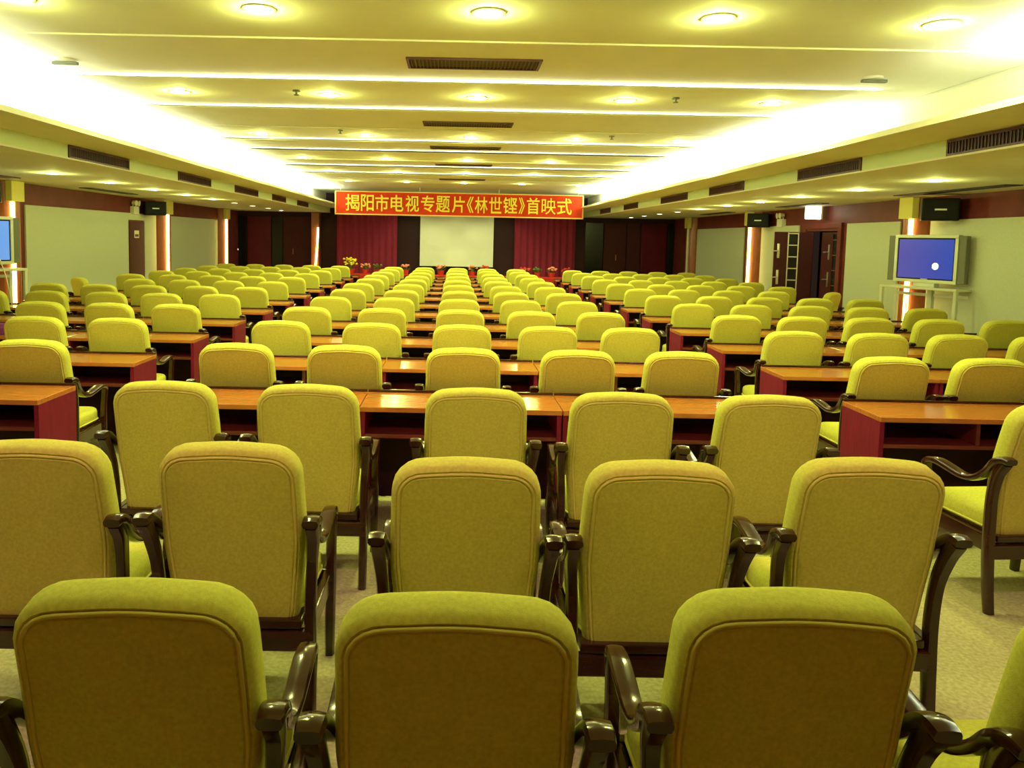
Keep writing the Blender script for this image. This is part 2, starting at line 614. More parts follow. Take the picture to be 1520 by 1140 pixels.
def ceil_h(y):
    for a, b in DROPS:
        if a <= y <= b: return 1.305 + .040 * (y - a) / (b - a)
    for (a, b) in zip(prof[:-1], prof[1:]):
        if a[0] <= y <= b[0] and b[0] > a[0]:
            return a[1] + (b[1] - a[1]) * (y - a[0]) / (b[0] - a[0])
    return 1.35


bm = bmesh.new()
XC = 4.12
lo = [[bm.verts.new((s * XC, y, HC + h)) for y, h in prof] for s in (-1, 1)]
hi = [[bm.verts.new((s * XC, y, HC + 1.41)) for y in (YF, YB)] for s in (-1, 1)]
for k in range(len(prof) - 1):
    bm.faces.new((lo[0][k], lo[1][k], lo[1][k + 1], lo[0][k + 1]))
for s in (0, 1):
    bm.faces.new(lo[s] + [hi[s][1], hi[s][0]])
bm.faces.new((hi[0][0], hi[0][1], hi[1][1], hi[1][0]))
bm.faces.new((lo[0][0], lo[1][0], hi[1][0], hi[0][0]))
bm.faces.new((lo[0][-1], lo[1][-1], hi[1][1], hi[0][1]))
structure('ceiling', bm, PAINT)
for k, (a, b) in enumerate(DROPS):
    bm = bx(-3.36, 3.36, a, b + .32, 0, .004)
    for v in bm.verts: v.co.z += HC + 1.305 + .040 * (v.co.y - a) / (b - a)
    if b - a > 2.5:
        yt = a + (1.45 if k == 1 else 1.4)
        zt_ = HC + ceil_h(yt)
        box(bm, -3.36, 3.36, yt, yt + .05, zt_ - .012, zt_ + .002)
    structure('ceiling_panel_%d' % (k + 1), bm, PAINT)

# side soffits with projecting cove lip
YS = 21.9
for sgn, nm in ((-1, 'ceiling_left'), (1, 'ceiling_right')):
    pr = [(XW, HL), (4.0, HL), (4.0, HLIP), (3.40, HLIP), (3.40, HLIP + .045), (3.44, HLIP + .045), (3.44, HLIP + .012), (4.13, HLIP + .012), (4.13, HC + 1.41), (XW, HC + 1.41)]
    bm = bmesh.new()
    A = [bm.verts.new((sgn * x, YF, z)) for x, z in pr]; B = [bm.verts.new((sgn * x, YB, z)) for x, z in pr]
    n = len(pr)
    for k in range(n):
        f = bm.faces.new((A[k], A[(k + 1) % n], B[(k + 1) % n], B[k]))
        if k == 1: f.material_index = 1
    bm.faces.new(A); bm.faces.new(list(reversed(B)))
    structure(nm, bm, [PAINT, PAINTG])

# thin bright edge under soffit face
for k, sgn in enumerate((-1, 1)):
    structure('trim_%d' % (k + 1), bx(min(sgn * 3.985, sgn * 4.012), max(sgn * 3.985, sgn * 4.012), YF + .01, YB - .01, HL - .004, HL + .012), PAINT)

# ------------------------------------------------------------------ lamps in the ceilings
def lamp(name, loc, power, color, r=.05, kind='POINT', spot=None):
    d = bpy.data.lights.new(name, kind); d.energy = power; d.color = color
    if kind in ('POINT', 'SPOT'): d.shadow_soft_size = r
    if kind == 'SPOT' and spot: d.spot_size = spot; d.spot_blend = .6
    o = bpy.data.objects.new(name, d); COL.objects.link(o); o.location = loc
    return o


WARM = (.91, 1.0, .25)
ROSE_FILL = (1.0, .50, .52)
COOL = (.90, 1.0, .84)
P_SPOT = 76.0; P_MAIN = 15.0


def ring_bm(r0, r1, h, seg=28):
    bm = bmesh.new()
    pr = [(r0, 0), (r0, -h), (r1, -h * .6), (r1, 0)]
    rings = [[Vector((r * math.cos(2 * PI * k / seg), r * math.sin(2 * PI * k / seg), z)) for k in range(seg)] for r, z in pr]
    vr = [[bm.verts.new(p) for p in rg] for rg in rings]
    for a in range(4):
        b = (a + 1) % 4
        for k in range(seg):
            bm.faces.new((vr[a][k], vr[a][(k + 1) % seg], vr[b][(k + 1) % seg], vr[b][k]))
    return bm


def make_down(r, bulb):
    root = empty('recessed_downlight', 'x', 'ceiling light')
    build('trim_ring', ring_bm(r * .82, r, .010), WHITEP, root, smooth='auto')
    bm = bmesh.new(); cyl(bm, (0, 0, -.008), (0, 0, 0), r * .82, r * .82, 24)
    build('lamp', bm, bulb, root)
    index_tree(root); return root


down0 = make_down(.10, BULB); dused = [False]
LROWS = [4.71, 7.27, 10.25, 13.0, 15.65, 18.5]
LX = [-2.62, -1.22, .17, 1.56, 2.93]
LN = ['leftmost', 'second from left', 'middle', 'fourth from left', 'rightmost']
for ri, y in enumerate(LROWS):
    for k, x in enumerate(LX):
        yy = y + (0.0 if ri else [-.10, .02, .0, .02, .05][k])
        d = down0 if not dused[0] else copy_tree(down0); dused[0] = True
        h = HC + ceil_h(yy)
        d.location = (x, yy, h - .0005)
        tag(d, 'round glowing downlight in main ceiling, %s row from camera, %s' % (ORD[ri + 1], LN[k]), 'ceiling light', 'downlights in the main ceiling')
        lamp('downlight_lamp', (x, yy, h - .04), P_MAIN, WARM, .02)
        lamp('downlight_or_fill_beam', (x, yy, h - .03), P_SPOT * (1.12 if ri == 0 else 1.0), WARM, .06, 'SPOT', math.radians(150))

for k, x in enumerate(LX):  # added row out of view, carrying fill light for the nearest chairs
    d = copy_tree(down0); d.location = (x, 1.30, HC + 1.362 - .0005)
    tag(d, 'added unseen downlight in main ceiling straight above nearest chair row, %s' % LN[k], 'ceiling light', 'downlights in the main ceiling')
    o = lamp('downlight_or_fill_beam', (x, 1.30, HC + 1.33), 74, ROSE_FILL, .06, 'SPOT', math.radians(92))  # added pink fill tilted forward onto the second and third row backs
    o.rotation_euler = (math.radians(52), 0, 0)
    lamp('downlight_or_fill_beam', (x, 1.32, HC + 1.33), 26, WARM, .06, 'SPOT', math.radians(50))  # added narrow fill for the tops of the nearest chairs
down1 = make_down(.085, BULB2); d1used = [False]
for side, sn, ys in ((-1, 'left', [9.9, 11.55, 13.2, 14.8, 16.4, 18.0, 19.6, 21.2, 22.8]), (1, 'right', [8.4, 10.0, 11.65, 13.2, 14.8, 16.5, 18.1, 19.7, 21.3, 22.9])):
    for k, y in enumerate(ys):
        x = side * 5.22
        d = down1 if not d1used[0] else copy_tree(down1); d1used[0] = True
        d.location = (x, y, HL - .0005)
        tag(d, 'small round glowing downlight in low %s side ceiling, %s from camera' % (sn, ORD[k + 1]), 'ceiling light', 'downlights in the low side ceilings')
        if y < 17: lamp('side_downlight_lamp', (x, y, HL - .06), 13, WARM, .04)
for y in (4.0, 6.2):
    lamp('side_downlight_lamp', (-5.22, y, HL - .06), 13, WARM, .04)
    lamp('side_downlight_lamp', (5.22, y, HL - .06), 13, WARM, .04)


# cove light troughs (fluorescent tubes lying on the lip)
def cove(x, y0, y1, power):
    d = bpy.data.lights.new('cove_tube_lamp', 'AREA'); d.shape = 'RECTANGLE'; d.size = .10; d.size_y = y1 - y0; d.energy = power; d.color = COOL
    o = bpy.data.objects.new('cove_tube_lamp', d); COL.objects.link(o)
    o.location = (x, (y0 + y1) / 2, HLIP + .05)
    s = 1 if x < 0 else -1
    o.rotation_euler = (0, math.radians(180 - s * 22), 0)


CP = 31.0     # watts per metre
for y0, y1 in ((2.4, 8.5), (8.7, 15.0), (15.2, 21.5)):
    cove(-3.74, y0, y1, CP * (y1 - y0))
for y0, y1 in ((2.4, 5.1), (7.7, 14.2), (14.4, 21.5)):
    cove(3.74, y0, y1, CP * (y1 - y0))


def slot_tube(x, y, sgn, power):
    d = bpy.data.lights.new('slot_tube_lamp', 'AREA'); d.shape = 'RECTANGLE'; d.size = 1.37; d.size_y = .012; d.energy = power; d.color = (.96, 1.0, .62)
    o = bpy.data.objects.new('slot_tube_lamp', d); COL.objects.link(o); o.location = (x, y, HC + 1.328)
    o.rotation_euler = (math.radians(140) * sgn, 0, 0)


for a, b in DROPS + [(18.9, 19)]:
    if a > 18: continue
    for x in LX:
        slot_tube(x, a + .15, -1, 5.0)


# ------------------------------------------------------------------ grilles
def grille(name, label, L, Hh, n, depth, frame_m, back_m, loc, mode, group):
    """mode 'face-' / 'face+' on the soffit faces (in the YZ plane), 'down' in the ceiling"""
    root = empty(name, label, 'vent', loc, 0, group)

    def P(a0, a1, b0, b1, c0, c1, bev=0):
        # a along length, b across, c outwards
        if mode == 'down': return (a0, a1, b0, b1, -c1, -c0)
        if mode == 'face+': return (c0, c1, a0, a1, b0, b1)
        return (-c1, -c0, a0, a1, b0, b1)
    bm = bmesh.new()
    t = .022
    for q in ((-L / 2, L / 2, -Hh / 2, -Hh / 2 + t), (-L / 2, L / 2, Hh / 2 - t, Hh / 2), (-L / 2, -L / 2 + t, -Hh / 2 + t, Hh / 2 - t), (L / 2 - t, L / 2, -Hh / 2 + t, Hh / 2 - t)):
        box(bm, *P(*q, 0, .014))
    build('frame', bm, frame_m, root)
    build('backing', box(bmesh.new(), *P(-L / 2 + t, L / 2 - t, -Hh / 2 + t, Hh / 2 - t, 0, .002)), back_m, root)
    bm = bmesh.new()
    for k in range(n):
        a = -L / 2 + t + (L - 2 * t) * (k + .5) / n
        box(bm, *P(a - .004, a + .004, -Hh / 2 + t, Hh / 2 - t, .002, .010))
    build('louvre', bm, frame_m, root)
    return root


for k, y in enumerate((6.0, 8.9, 11.25, 14.0, 17.2)):
    grille('ceiling_vent', 'long brown slot vent in main ceiling, %s from camera' % ORD[k + 1], 1.03, .34, 34, .01, GRILLE, GRDK, (.11, y, HC + ceil_h(y)), 'down', 'slot vents along the main ceiling')
zc = (HL + HLIP) / 2 + .002
for side, sn, ys in ((-1, 'left', [(7.9, 9.35), (11.0, 12.45), (13.8, 15.4), (16.6, 17.9), (19.2, 20.6)]), (1, 'right', [(4.9, 6.3), (7.62, 9.02), (10.7, 12.15), (13.3, 15.0), (16.9, 18.3), (19.9, 21.3)])):
    for k, (a, b) in enumerate(ys):
        grille('wall_vent', 'brown rectangular vent grille on %s soffit face, %s from camera' % (sn, ORD[k + 1]), b - a, .135, 36, .01, GRILLE, GRDK, (side * 4.0, (a + b) / 2, zc), 'face-' if side > 0 else 'face+', 'vent grilles on the side soffits')
for side, sn, ys in ((-1, 'left', [(13.0, 14.9), (8.6, 10.9)]), (1, 'right', [(8.7, 10.9), (13.2, 14.9), (17.6, 19.5)])):
    for k, (a, b) in enumerate(ys):
        o = build('ceiling_slot', bx(-.11, .11, -(b - a) / 2, (b - a) / 2, -.012, 0, .003), GRDK, None, loc=(side * 6.3, (a + b) / 2, HL))
        tag(o, 'black linear slot in low %s ceiling beside the wall, %s' % (sn, 'nearer one' if a < 12 else ('farthest one' if a > 16 else 'one farther back')), 'vent', 'black slots in the side ceilings')

# ------------------------------------------------------------------ wall panels, columns
colR = [11.36, 17.5, 22.1]
colL = [11.62, 17.79, 22.3]
CL_, CR_ = .23, .24        # half length along wall, protrusion


def column(side, y, label, name='wall_column', lit=True):
    root = empty(name, label, 'column', (side * XW, y, 0), 0, 'wooden wall columns')
    n = 20
    pts = [Vector((-side * CR_ * math.sin(PI * k / n), -CL_ * math.cos(PI * k / n))) for k in range(n + 1)]
    ht = HL - .31
    bm = bmesh.new()
    loft(bm, [[Vector((p.x, p.y, z)) for p in pts] for z in (0, HL - .001)])
    build('shaft', bm, COLW, root, smooth='auto')
    bm = bmesh.new()
    box(bm, min(-side * (CR_ + .028), -side * (CR_ - .07)), max(-side * (CR_ + .028), -side * (CR_ - .07)), -.20, .14, ht, HL - .002, .008)
    build('cap', bm, CAPP, root)
    bm = bmesh.new()
    cyl(bm, (-side * (CR_ - .004), -.135, .12), (-side * (CR_ - .004), -.135, ht - .01), .032, seg=12)
    t = build('light_tube', bm, STRIP if lit else WHITEP, root, smooth='auto')
    bm = bmesh.new()
    box(bm, min(-side * (CR_ - .06), -side * (CR_ - .01)), max(-side * (CR_ - .06), -side * (CR_ - .01)), -.135, -.10, .10, ht - .004)
    build('tube_holder', bm, WHITEP, root)
    return root


for k, y in enumerate(colR): column(1, y, ['wooden wall column with glowing tube behind the right television', 'wooden wall column with glowing tube between right wall panels', 'wooden wall column with unlit pale tube at far right corner'][k], lit=(k < 2))
for k, y in enumerate(colL): column(-1, y, ['wooden wall column with glowing tube behind the left television', 'wooden wall column with glowing tube right of narrow brown door', 'wooden wall column with glowing tube at far left corner'][k])

PT = HC + .40       # panel top


def panel(side, y0, y1, label, notch=None, top=PT):
    x0 = side * XW; x1 = side * (XW - .03)
    bm = bx(min(x0, x1), max(x0, x1), y0, y1, .25, top, .006)
    o = build('fabric_wall_panel', bm, PANEL)
    tag(o, label, 'wall panel', 'pale green fabric wall panels')


panel(1, 2.0, 11.10, 'pale green fabric wall panel to the right of right television')
panel(1, 11.85, 13.46, 'pale green fabric wall panel between right column and dark double door')
panel(1, 15.35, 17.22, 'pale green fabric wall panel behind the open door leaf')
panel(1, 18.25, 21.8, 'pale green fabric wall panel at far right before dark alcove')
panel(-1, 4.0, 11.3, 'pale green fabric wall panel left of the left television')
panel(-1, 12.2, 16.02, 'wide pale green fabric wall panel left of narrow brown door')
panel(-1, 16.85, 17.5, 'narrow strip of pale green panel right of narrow brown door')
panel(-1, 18.4, 22.0, 'pale green fabric wall panel at far left before dark alcove')
o = build('fabric_wall_panel', bx(-XW, -XW + .03, 16.02, 16.85, 2.0, PT, .004), PANEL)
tag(o, 'small pale green panel piece above narrow brown door', 'wall panel', 'pale green fabric wall panels')

# left door
d = build('door_2', bx(-XW, -XW + .035, 16.05, 16.82, 0.0, 1.97, .004), DOORW); d['kind'] = 'structure'
b = build('sign', bx(-XW + .035, -XW + .042, 16.28, 16.52, 1.62, 1.78, .002), WHITEP, d)
b2 = build('sign_print', bx(-XW + .042, -XW + .044, 16.31, 16.49, 1.645, 1.70), GRILLE, b)

# right double door: frame, closed leaf, open leaf
bm = bmesh.new()
for q in ((DY0 - .12, DY0, 0, DTOP - .081), (DY1, DY1 + .12, 0, DTOP - .081)):
    box(bm, XW - .045, XW - .001, q[0], q[1], q[2], q[3], .004)
box(bm, XW - .05, XW - .001, DY0 - .13, DY1 + .13, DTOP - .08, DTOP + .02, .004)
box(bm, XW - .02, XW + .10, DY0, DY1, 2.02, 2.08)
o = build('trim_3', bm, WALLW); o['kind'] = 'structure'
o = build('trim_4', bx(XW + .03, XW + .06, DY0, DY1, 2.08, DTOP - .08), DOORW); o['kind'] = 'structure'


def handle_bm():
    bm = bmesh.new()
    box(bm, -.022, .022, -.012, .0, -.14, .14, .004)
    cyl(bm, (0, -.012, .0), (0, -.055, .0), .011, seg=10)
    sweep(bm, [Vector((.01, -.055, 0)), Vector((-.05, -.058, 0)), Vector((-.11, -.055, -.005))], .024, .018, side=Vector((0, 0, 1)), seg=8)
    return bm


def door_leaf(name, hinge, yaw, width, g0, g1, handle_x, grid):
    """leaf from the hinge toward local -x; seen face toward local -y"""
    root = bpy.data.objects.new(name, None); COL.objects.link(root); root.location = hinge; root.rotation_euler = (0, 0, yaw)
    root['kind'] = 'structure'
    T = 2.0
    bm = bmesh.new()
    box(bm, -g0, 0, 0, .045, .02, T, .003); box(bm, -width, -g1, 0, .045, .02, T, .003)
    box(bm, -g1, -g0, 0, .045, .02, .25); box(bm, -g1, -g0, 0, .045, T - .04, T)
    build('leaf', bm, DOORW, root)
    build('pane', bx(-g1, -g0, .015, .03, .25, T - .04), GLASSD, root)
    bm = bmesh.new(); t = .020
    if grid:
        box(bm, -g1, -g1 + t, -.014, .0, .25, T - .01); box(bm, -g0 - t, -g0, -.014, .0, .25, T - .01)
        for q in range(8):
            z = T - .02 - .225 * q
            box(bm, -g1, -g0, -.014, .012, z - t, z)
    else:
        for q in range(6):
            box(bm, -g1, -g0, .006, .015, .45 + .28 * q, .462 + .28 * q)
    build('grid', bm, STEEL if grid else COLW, root)
    for z in (1.63, 1.12):
        h = build('handle', handle_bm(), STEEL, root, smooth='auto'); h.location = (-handle_x, 0, z)
    return root


# open leaf stands out into the room; closed leaf lies in the opening
door_leaf('door_1', (XW - .025, DY1 - .30, 0), math.radians(-14), .70, .26, .46, .62, True)
door_leaf('door_3', (XW + .03, DY0 + .005, 0), math.radians(-90), .72, .16, .30, .42, False)

# ------------------------------------------------------------------ back (stage) wall
def backpos(px, Y=YB): return atY(px, 356, Y).x


def curtain(x0, x1, z0, z1, label):
    bm = bmesh.new(); n = int((x1 - x0) / .018); A = []; B = []
    for k in range(n + 1):
        x = x0 + (x1 - x0) * k / n
        y = YB - .14 + .035 * math.sin(k * 0.55) + .012 * math.sin(k * .17)
        A.append((x, y)); B.append((x, y + .012))
    loop = A + B[::-1]
    loft(bm, [[Vector((p[0], p[1], z)) for p in loop] for z in (z0, z1)])
    o = build('stage_curtain', bm, CURT, None, smooth='auto')
    tag(o, label, 'curtain', 'stage curtains')


zt_b = HC + .66
curtain(backpos(501), backpos(590), .05, zt_b + .45, 'pleated dark red stage curtain left of the projection screen')
curtain(backpos(763), backpos(853), .05, zt_b + .45, 'pleated dark red stage curtain right of the projection screen')

# projection screen
sx0, sx1 = backpos(624), backpos(732)
zs0 = atY(678, 397, YB - .2).z
root = empty('projection_screen', 'pale blank projection screen hanging at the stage centre', 'screen', ((sx0 + sx1) / 2, YB - .2, zs0))
hw = (sx1 - sx0) / 2
build('fabric', bx(-hw, hw, 0, .006, .03, 1.9), SCRN, root)
build('bottom_bar', bx(-hw - .02, hw + .02, -.012, .018, -.012, .03, .006), BLACKP, root)
build('case', bx(-hw - .08, hw + .08, -.06, .08, 1.9, 2.02, .02), WHITEP, root)
for q in (-1, 1):
    bm = bmesh.new(); cyl(bm, (q * hw * .8, .01, 2.02), (q * hw * .8, .01, HC + 1.345 - zs0), .012, seg=8); build('hanger_rod', bm, STEEL, root)

# alcove panels on the back wall
def bpanel(px0, px1, z0, z1, m, name, label, cat, th=.05, handle=None):
    x0, x1 = max(-XW + .012, backpos(px0)), min(XW - .012, backpos(px1))
    root = empty(name, label, cat, ((x0 + x1) / 2, YB - .006, 0))
    h = (x1 - x0) / 2
    build('leaf', bx(-h + .004, h - .004, -th, 0, z0, z1, .006), m, root)
    if handle is not None:
        build('handle', bx(handle * h - .015, handle * h + .015, -th - .03, -th, 1.15, 1.33, .006), COLW, root)
    return root


ZA = HC + .58
bpanel(341, 367, .02, ZA, GLASSD, 'glass_panel', 'smoked glass panel at far left corner of the stage wall', 'glass panel')
bpanel(368, 403, .02, ZA, REDLT, 'wall_panel', 'dark red panel left of the far left doors', 'wall panel')
bpanel(404, 420, .02, ZA, GLASSD, 'glass_panel', 'narrow smoked glass panel left of far left dark door', 'glass panel')
bpanel(421, 463, .02, ZA, DOORW, 'panel_door', 'dark brown door in left alcove of stage wall', 'door', handle=-.3)
bpanel(868, 895, .02, ZA, GLASSD, 'glass_panel', 'smoked glass panel right of the right stage curtain', 'glass panel')
bpanel(896, 929, .02, ZA, DOORW, 'panel_door', 'dark brown door in right alcove of stage wall', 'door', handle=.1)
bpanel(930, 950, .02, ZA, DOORW, 'wall_panel', 'narrow brown panel right of the right alcove door', 'wall panel')
bpanel(951, 989, .02, ZA, REDLT, 'wall_panel', 'deep red panel in right alcove of stage wall', 'wall panel')
bpanel(991, 1018, .02, ZA, GLASSD, 'glass_panel', 'smoked glass panel at far right corner of the stage wall', 'glass panel')
for px, py, lab in ((352, 370, 'tiny glowing indicator on far left smoked glass panel'), (1004, 383, 'tiny glowing indicator on far right smoked glass panel')):
    p = atY(px, py, YB - .06)
    bm = bmesh.new(); cyl(bm, (0, -.012, 0), (0, .01, 0), .035, seg=14)
    o = build('indicator_light', bm, LED, None, loc=p); tag(o, lab, 'light')
# free-standing wood column with curved glowing strip at left of the curtain
x0 = backpos(471)
root = empty('stage_column', 'brown column with curved glowing strip left of the left curtain', 'column', (x0, YB - .30, 0))
bm = bmesh.new(); box(bm, -.12, .12, -.1, .28, 0, HL - .01, .01); build('shaft', bm, COLW, root)
bm = bmesh.new()
tube(bm, [Vector((.10 - .10 * (1 - t) ** 1.5, -.14, .55 + 1.45 * t)) for t in [k / 12 for k in range(13)]], .030, 8)
build('light_strip', bm, STRIP, root, smooth='auto')
structure('trim_5', bx(-XW + .02, -4.02, YB - .07, YB, ZA, HL - .001), DKPANEL)
structure('trim_6', bx(4.02, XW - .02, YB - .07, YB, ZA, HL - .001), DKPANEL)

for x in (-1.6, 0, 1.6):  # added spots hidden behind the banner to brighten the screen
    o = lamp('screen_fill_lamp', (x * .8, 21.9, HC + 1.31), 84, (.97, 1.0, .40), .06, 'SPOT', math.radians(75))
    o.rotation_euler = (math.radians(40), 0, 0)
# ------------------------------------------------------------------ banner
BY = 20.9
pl = atY(498, 283, BY); pr_ = atY(866, 290, BY); pb = atY(498, 317, BY)
bxm = (pl.x + pr_.x) / 2; bw = (pr_.x - pl.x) / 2; bz0 = pb.z; bz1 = min(pl.z, HC + 1.245); bh = bz1 - bz0
root = empty('banner', 'long red cloth banner with yellow Chinese lettering hung below ceiling over stage', 'banner', (bxm, BY, bz0))
bm = bmesh.new(); n = 60
A = [Vector((-bw + 2 * bw * k / n, .012 * math.sin(k * .9) * math.sin(k * .23), 0)) for k in range(n + 1)]
loop = A + [p + Vector((0, .008, 0)) for p in reversed(A)]
loft(bm, [[p + Vector((0, 0, z)) for p in loop] for z in (0, bh)])
build('cloth', bm, BANN, root, smooth='auto')
bm = bmesh.new()
box(bm, -bw - .01, bw + .01, -.022, .022, -.02, .012); box(bm, -bw - .01, bw + .01, -.022, .022, bh - .02, bh + .004)
box(bm, -bw - .015, -bw + .02, -.022, .022, 0, bh); box(bm, bw - .02, bw + .015, -.022, .022, 0, bh)
build('edge_trim', bm, TRIMB, root)
for q in (-.96, -.32, .32, .96):
    bm = bmesh.new(); cyl(bm, (q * bw, .01, bh - .01), (q * bw, .01, HC + 1.348 - bz0), .006, seg=6); build('hanging_cord', bm, WHITEP, root)
CHARS = [('揭', 513, 534), ('阳', 536, 555), ('市', 557, 577), ('电', 580, 599), ('视', 602, 622), ('专', 625, 645), ('题', 647, 668), ('片', 671, 690), ('《', 693, 703), ('林', 705, 724),
         ('世', 726, 745), ('铿', 747, 768), ('》', 770, 779), ('首', 782, 801), ('映', 804, 825), ('式', 827, 849)]
for ch, p0, p1 in CHARS:
    cu = bpy.data.curves.new('lettering', 'FONT'); cu.body = ch; cu.size = 1.0; cu.extrude = .008; cu.offset = .004 if ch == '映' else .012; cu.resolution_u = 3
    to = bpy.data.objects.new('lettering_curve', cu); COL.objects.link(to)
    dg = bpy.context.evaluated_depsgraph_get()
    me = bpy.data.meshes.new_from_object(to.evaluated_get(dg))
    bpy.data.objects.remove(to)
    xs = [v.co.x for v in me.vertices]; ys = [v.co.y for v in me.vertices]
    tx0, tx1 = atY(p0, 300, BY).x - bxm, atY(p1, 300, BY).x - bxm
    kx = (tx1 - tx0) / (max(xs) - min(xs)); kz = (bh * .72) / (max(ys) - min(ys))
    for v in me.vertices:
        v.co = Vector((tx0 + (v.co.x - min(xs)) * kx, -.024 - v.co.z, bh * .14 + (v.co.y - min(ys)) * kz))
    me.materials.append(LETT)
    lo_ = bpy.data.objects.new('character', me); COL.objects.link(lo_); lo_.parent = root


# ------------------------------------------------------------------ televisions on stands
def television(center, yaw, label, screen_m, near_logo=True):
    """front faces local -y"""
    root = empty('television', label, 'television', center, yaw, 'plasma televisions')
    W, H = .94, .665
    bm = bmesh.new(); t = .045
    box(bm, -W / 2, W / 2, -.05, .05, H - t, H, .008); box(bm, -W / 2, W / 2, -.05, .05, 0, t, .008)
    box(bm, -W / 2, -W / 2 + t, -.05, .05, t, H - t, .006); box(bm, W / 2 - t, W / 2, -.05, .05, t, H - t, .006)
    build('frame', bm, SILVER, root)
    build('bezel', bx(-W / 2 + t, W / 2 - t, -.036, .04, t, H - t), BLACKP, root)
    s = build('screen', bx(-W / 2 + t + .018, W / 2 - t - .018, -.040, -.034, t + .018, H - t - .018), screen_m, root)
    for sg in (-1, 1):
        build('speaker', bx(sg * (W / 2 + .055) - .05, sg * (W / 2 + .055) + .05, -.04, .045, .01, H - .012, .01), SPKG, root)
    build('badge', bx(-.05, .05, -.042, -.034, t + .004, t + .014), SILVER, root)
    build('foot', bx(-.16, .16, -.04, .06, -.055, 0, .006), SILVER, root)
    if screen_m is TVS_R:
        bm = bmesh.new()
        for k in range(7):
            a = 2 * PI * k / 7
            cyl(bm, (.16 + .022 * math.cos(a), -.046, .235 + .022 * math.sin(a)), (.16 + .022 * math.cos(a), -.041, .235 + .022 * math.sin(a)), .024, seg=12)
        cyl(bm, (.16, -.046, .235), (.16, -.041, .235), .03, seg=12)
        build('picture_blossom', bm, LBOX, s)
    return root


def stand(center, yaw, label, zt):
    root = empty('television_stand', label, 'stand', (center[0], center[1], 0), yaw, 'television stands')
    build('top_shelf', bx(-.58, .58, -.18, .18, zt - .035, zt, .006), SILVER, root)
    for sx in (-1, 1):
        for sy in (-1, 1):
            build('leg', bx(sx * .555 - .022, sx * .555 + .022, sy * .15 - .022, sy * .15 + .022, 0, zt - .035, .004), SILVER, root)
    build('centre_post', bx(-.035, .035, .09, .15, 0, zt - .035, .004), SILVER, root)
    bm = bmesh.new()
    box(bm, -.53, .53, .125, .155, zt - .14, zt - .10); box(bm, -.53, .53, .125, .155, .20, .235)
    build('crossbar', bm, SILVER, root)
    build('lower_shelf', bx(-.53, .53, -.16, .16, .32, .345, .004), SILVER, root)
    return root


zt = 1.205
YAWR = math.atan2(.45, .89)
cR = (6.56, 10.62)
ang = math.radians(-69)
television((cR[0], cR[1], zt + .055), ang, 'silver plasma television with violet screen on stand near right wall', TVS_R)
stand(cR, ang, 'silver metal stand under the television by right wall', zt)
cL = (-6.44, 10.32)
television((cL[0], cL[1], zt + .055), -ang, 'plasma television with blue screen cut off by the left edge', TVS_L)
stand(cL, -ang, 'silver metal stand under the television at left edge', zt)
bm = bmesh.new()
tube(bm, [atY(1352, 428, 10.95), atY(1345, 448, 10.9), atY(1343, 470, 10.85), atY(1349, 485, 10.8), atY(1353, 494, 10.75)], .006, 6)
o = build('power_cable', bm, WHITEP, None, smooth=True); tag(o, 'thin pale cable hanging down from the right television', 'cable')
bm = bmesh.new()
tube(bm, [atY(-14, 352, 9.9), atY(0, 386, 9.9), atY(9, 410, 9.9), atY(18, 453, 9.9)], .008, 6)
o = build('power_cable', bm, WHITEP, None, smooth=True); tag(o, 'thin pale cable hanging down from the left television', 'cable')


# ------------------------------------------------------------------ wall speakers, emergency lamps, sign boxes
def wall_speaker(side, y, label):
    root = empty('wall_speaker', label, 'speaker', (side * (XW - .03), y, HL - .36), side * math.radians(-28), 'black wall speakers')
    bm = bmesh.new()
    box(bm, -.22, .22, -.34, -.02, 0, .30, .012)
    build('cabinet', bm, BLACKP, root).location = (-side * .20, .05, 0)
    a = build('grille', bx(-.20, .20, -.352, -.34, .015, .285, .004), SPKG if False else BLACKP, root); a.location = (-side * .20, .05, 0)
    b = build('badge', bx(-.07, .07, -.358, -.350, .135, .158), SILVER, root); b.location = (-side * .20, .05, 0)
    m = build('bracket', bx(min(0, -side * .22), max(0, -side * .22), -.03, .03, .12, .18), BLACKP, root); m.location = (side * .02, 0, 0)
    return root


wall_speaker(1, 10.55, 'black box speaker under ceiling above the right television')
wall_speaker(1, 16.82, 'black box speaker under ceiling left of the open right door')
wall_speaker(-1, 16.85, 'black box speaker under ceiling above narrow brown door')
wall_speaker(-1, 10.75, 'black box speaker under ceiling at the left photo edge')


def emergency(side, y, label):
    root = empty('emergency_light', label, 'emergency light', (side * XW, y, HL - .36), 0, 'twin-lamp emergency lights')
    s = -side
    build('housing', bx(min(.0, s * .09), max(.0, s * .09), -.13, .13, 0, .17, .01), WHITEP, root)
    for q in (-1, 1):
        bm = bmesh.new(); cyl(bm, (s * .03, q * .07, .245), (s * .12, q * .075, .235), .038, .06, seg=16)
        cyl(bm, (s * .04, q * .07, .17), (s * .04, q * .07, .24), .012, seg=8)
        build('lamp_head', bm, WHITEP, root, smooth='auto')
    return root


emergency(1, 16.15, 'white twin-lamp emergency light above open right door')
emergency(-1, 16.3, 'white twin-lamp emergency light above narrow brown door')

p = atX(1207, 312, XW - .25)
root = empty('sign_box', 'glowing white box lamp above the dark double door', 'sign', (XW - .25, p.y, HL - .24))
build('lit_box', bx(-.12, .12, -.07, .07, 0, .23, .012), LBOX, root)
build('hanger', bx(-.02, .02, -.02, .02, .23, .24), SILVER, root)
build('side_plate', bx(.12, .15, -.07, .07, -.01, .24, .004), WHITEP, root)

p = atY(1021, 333, 22.3)
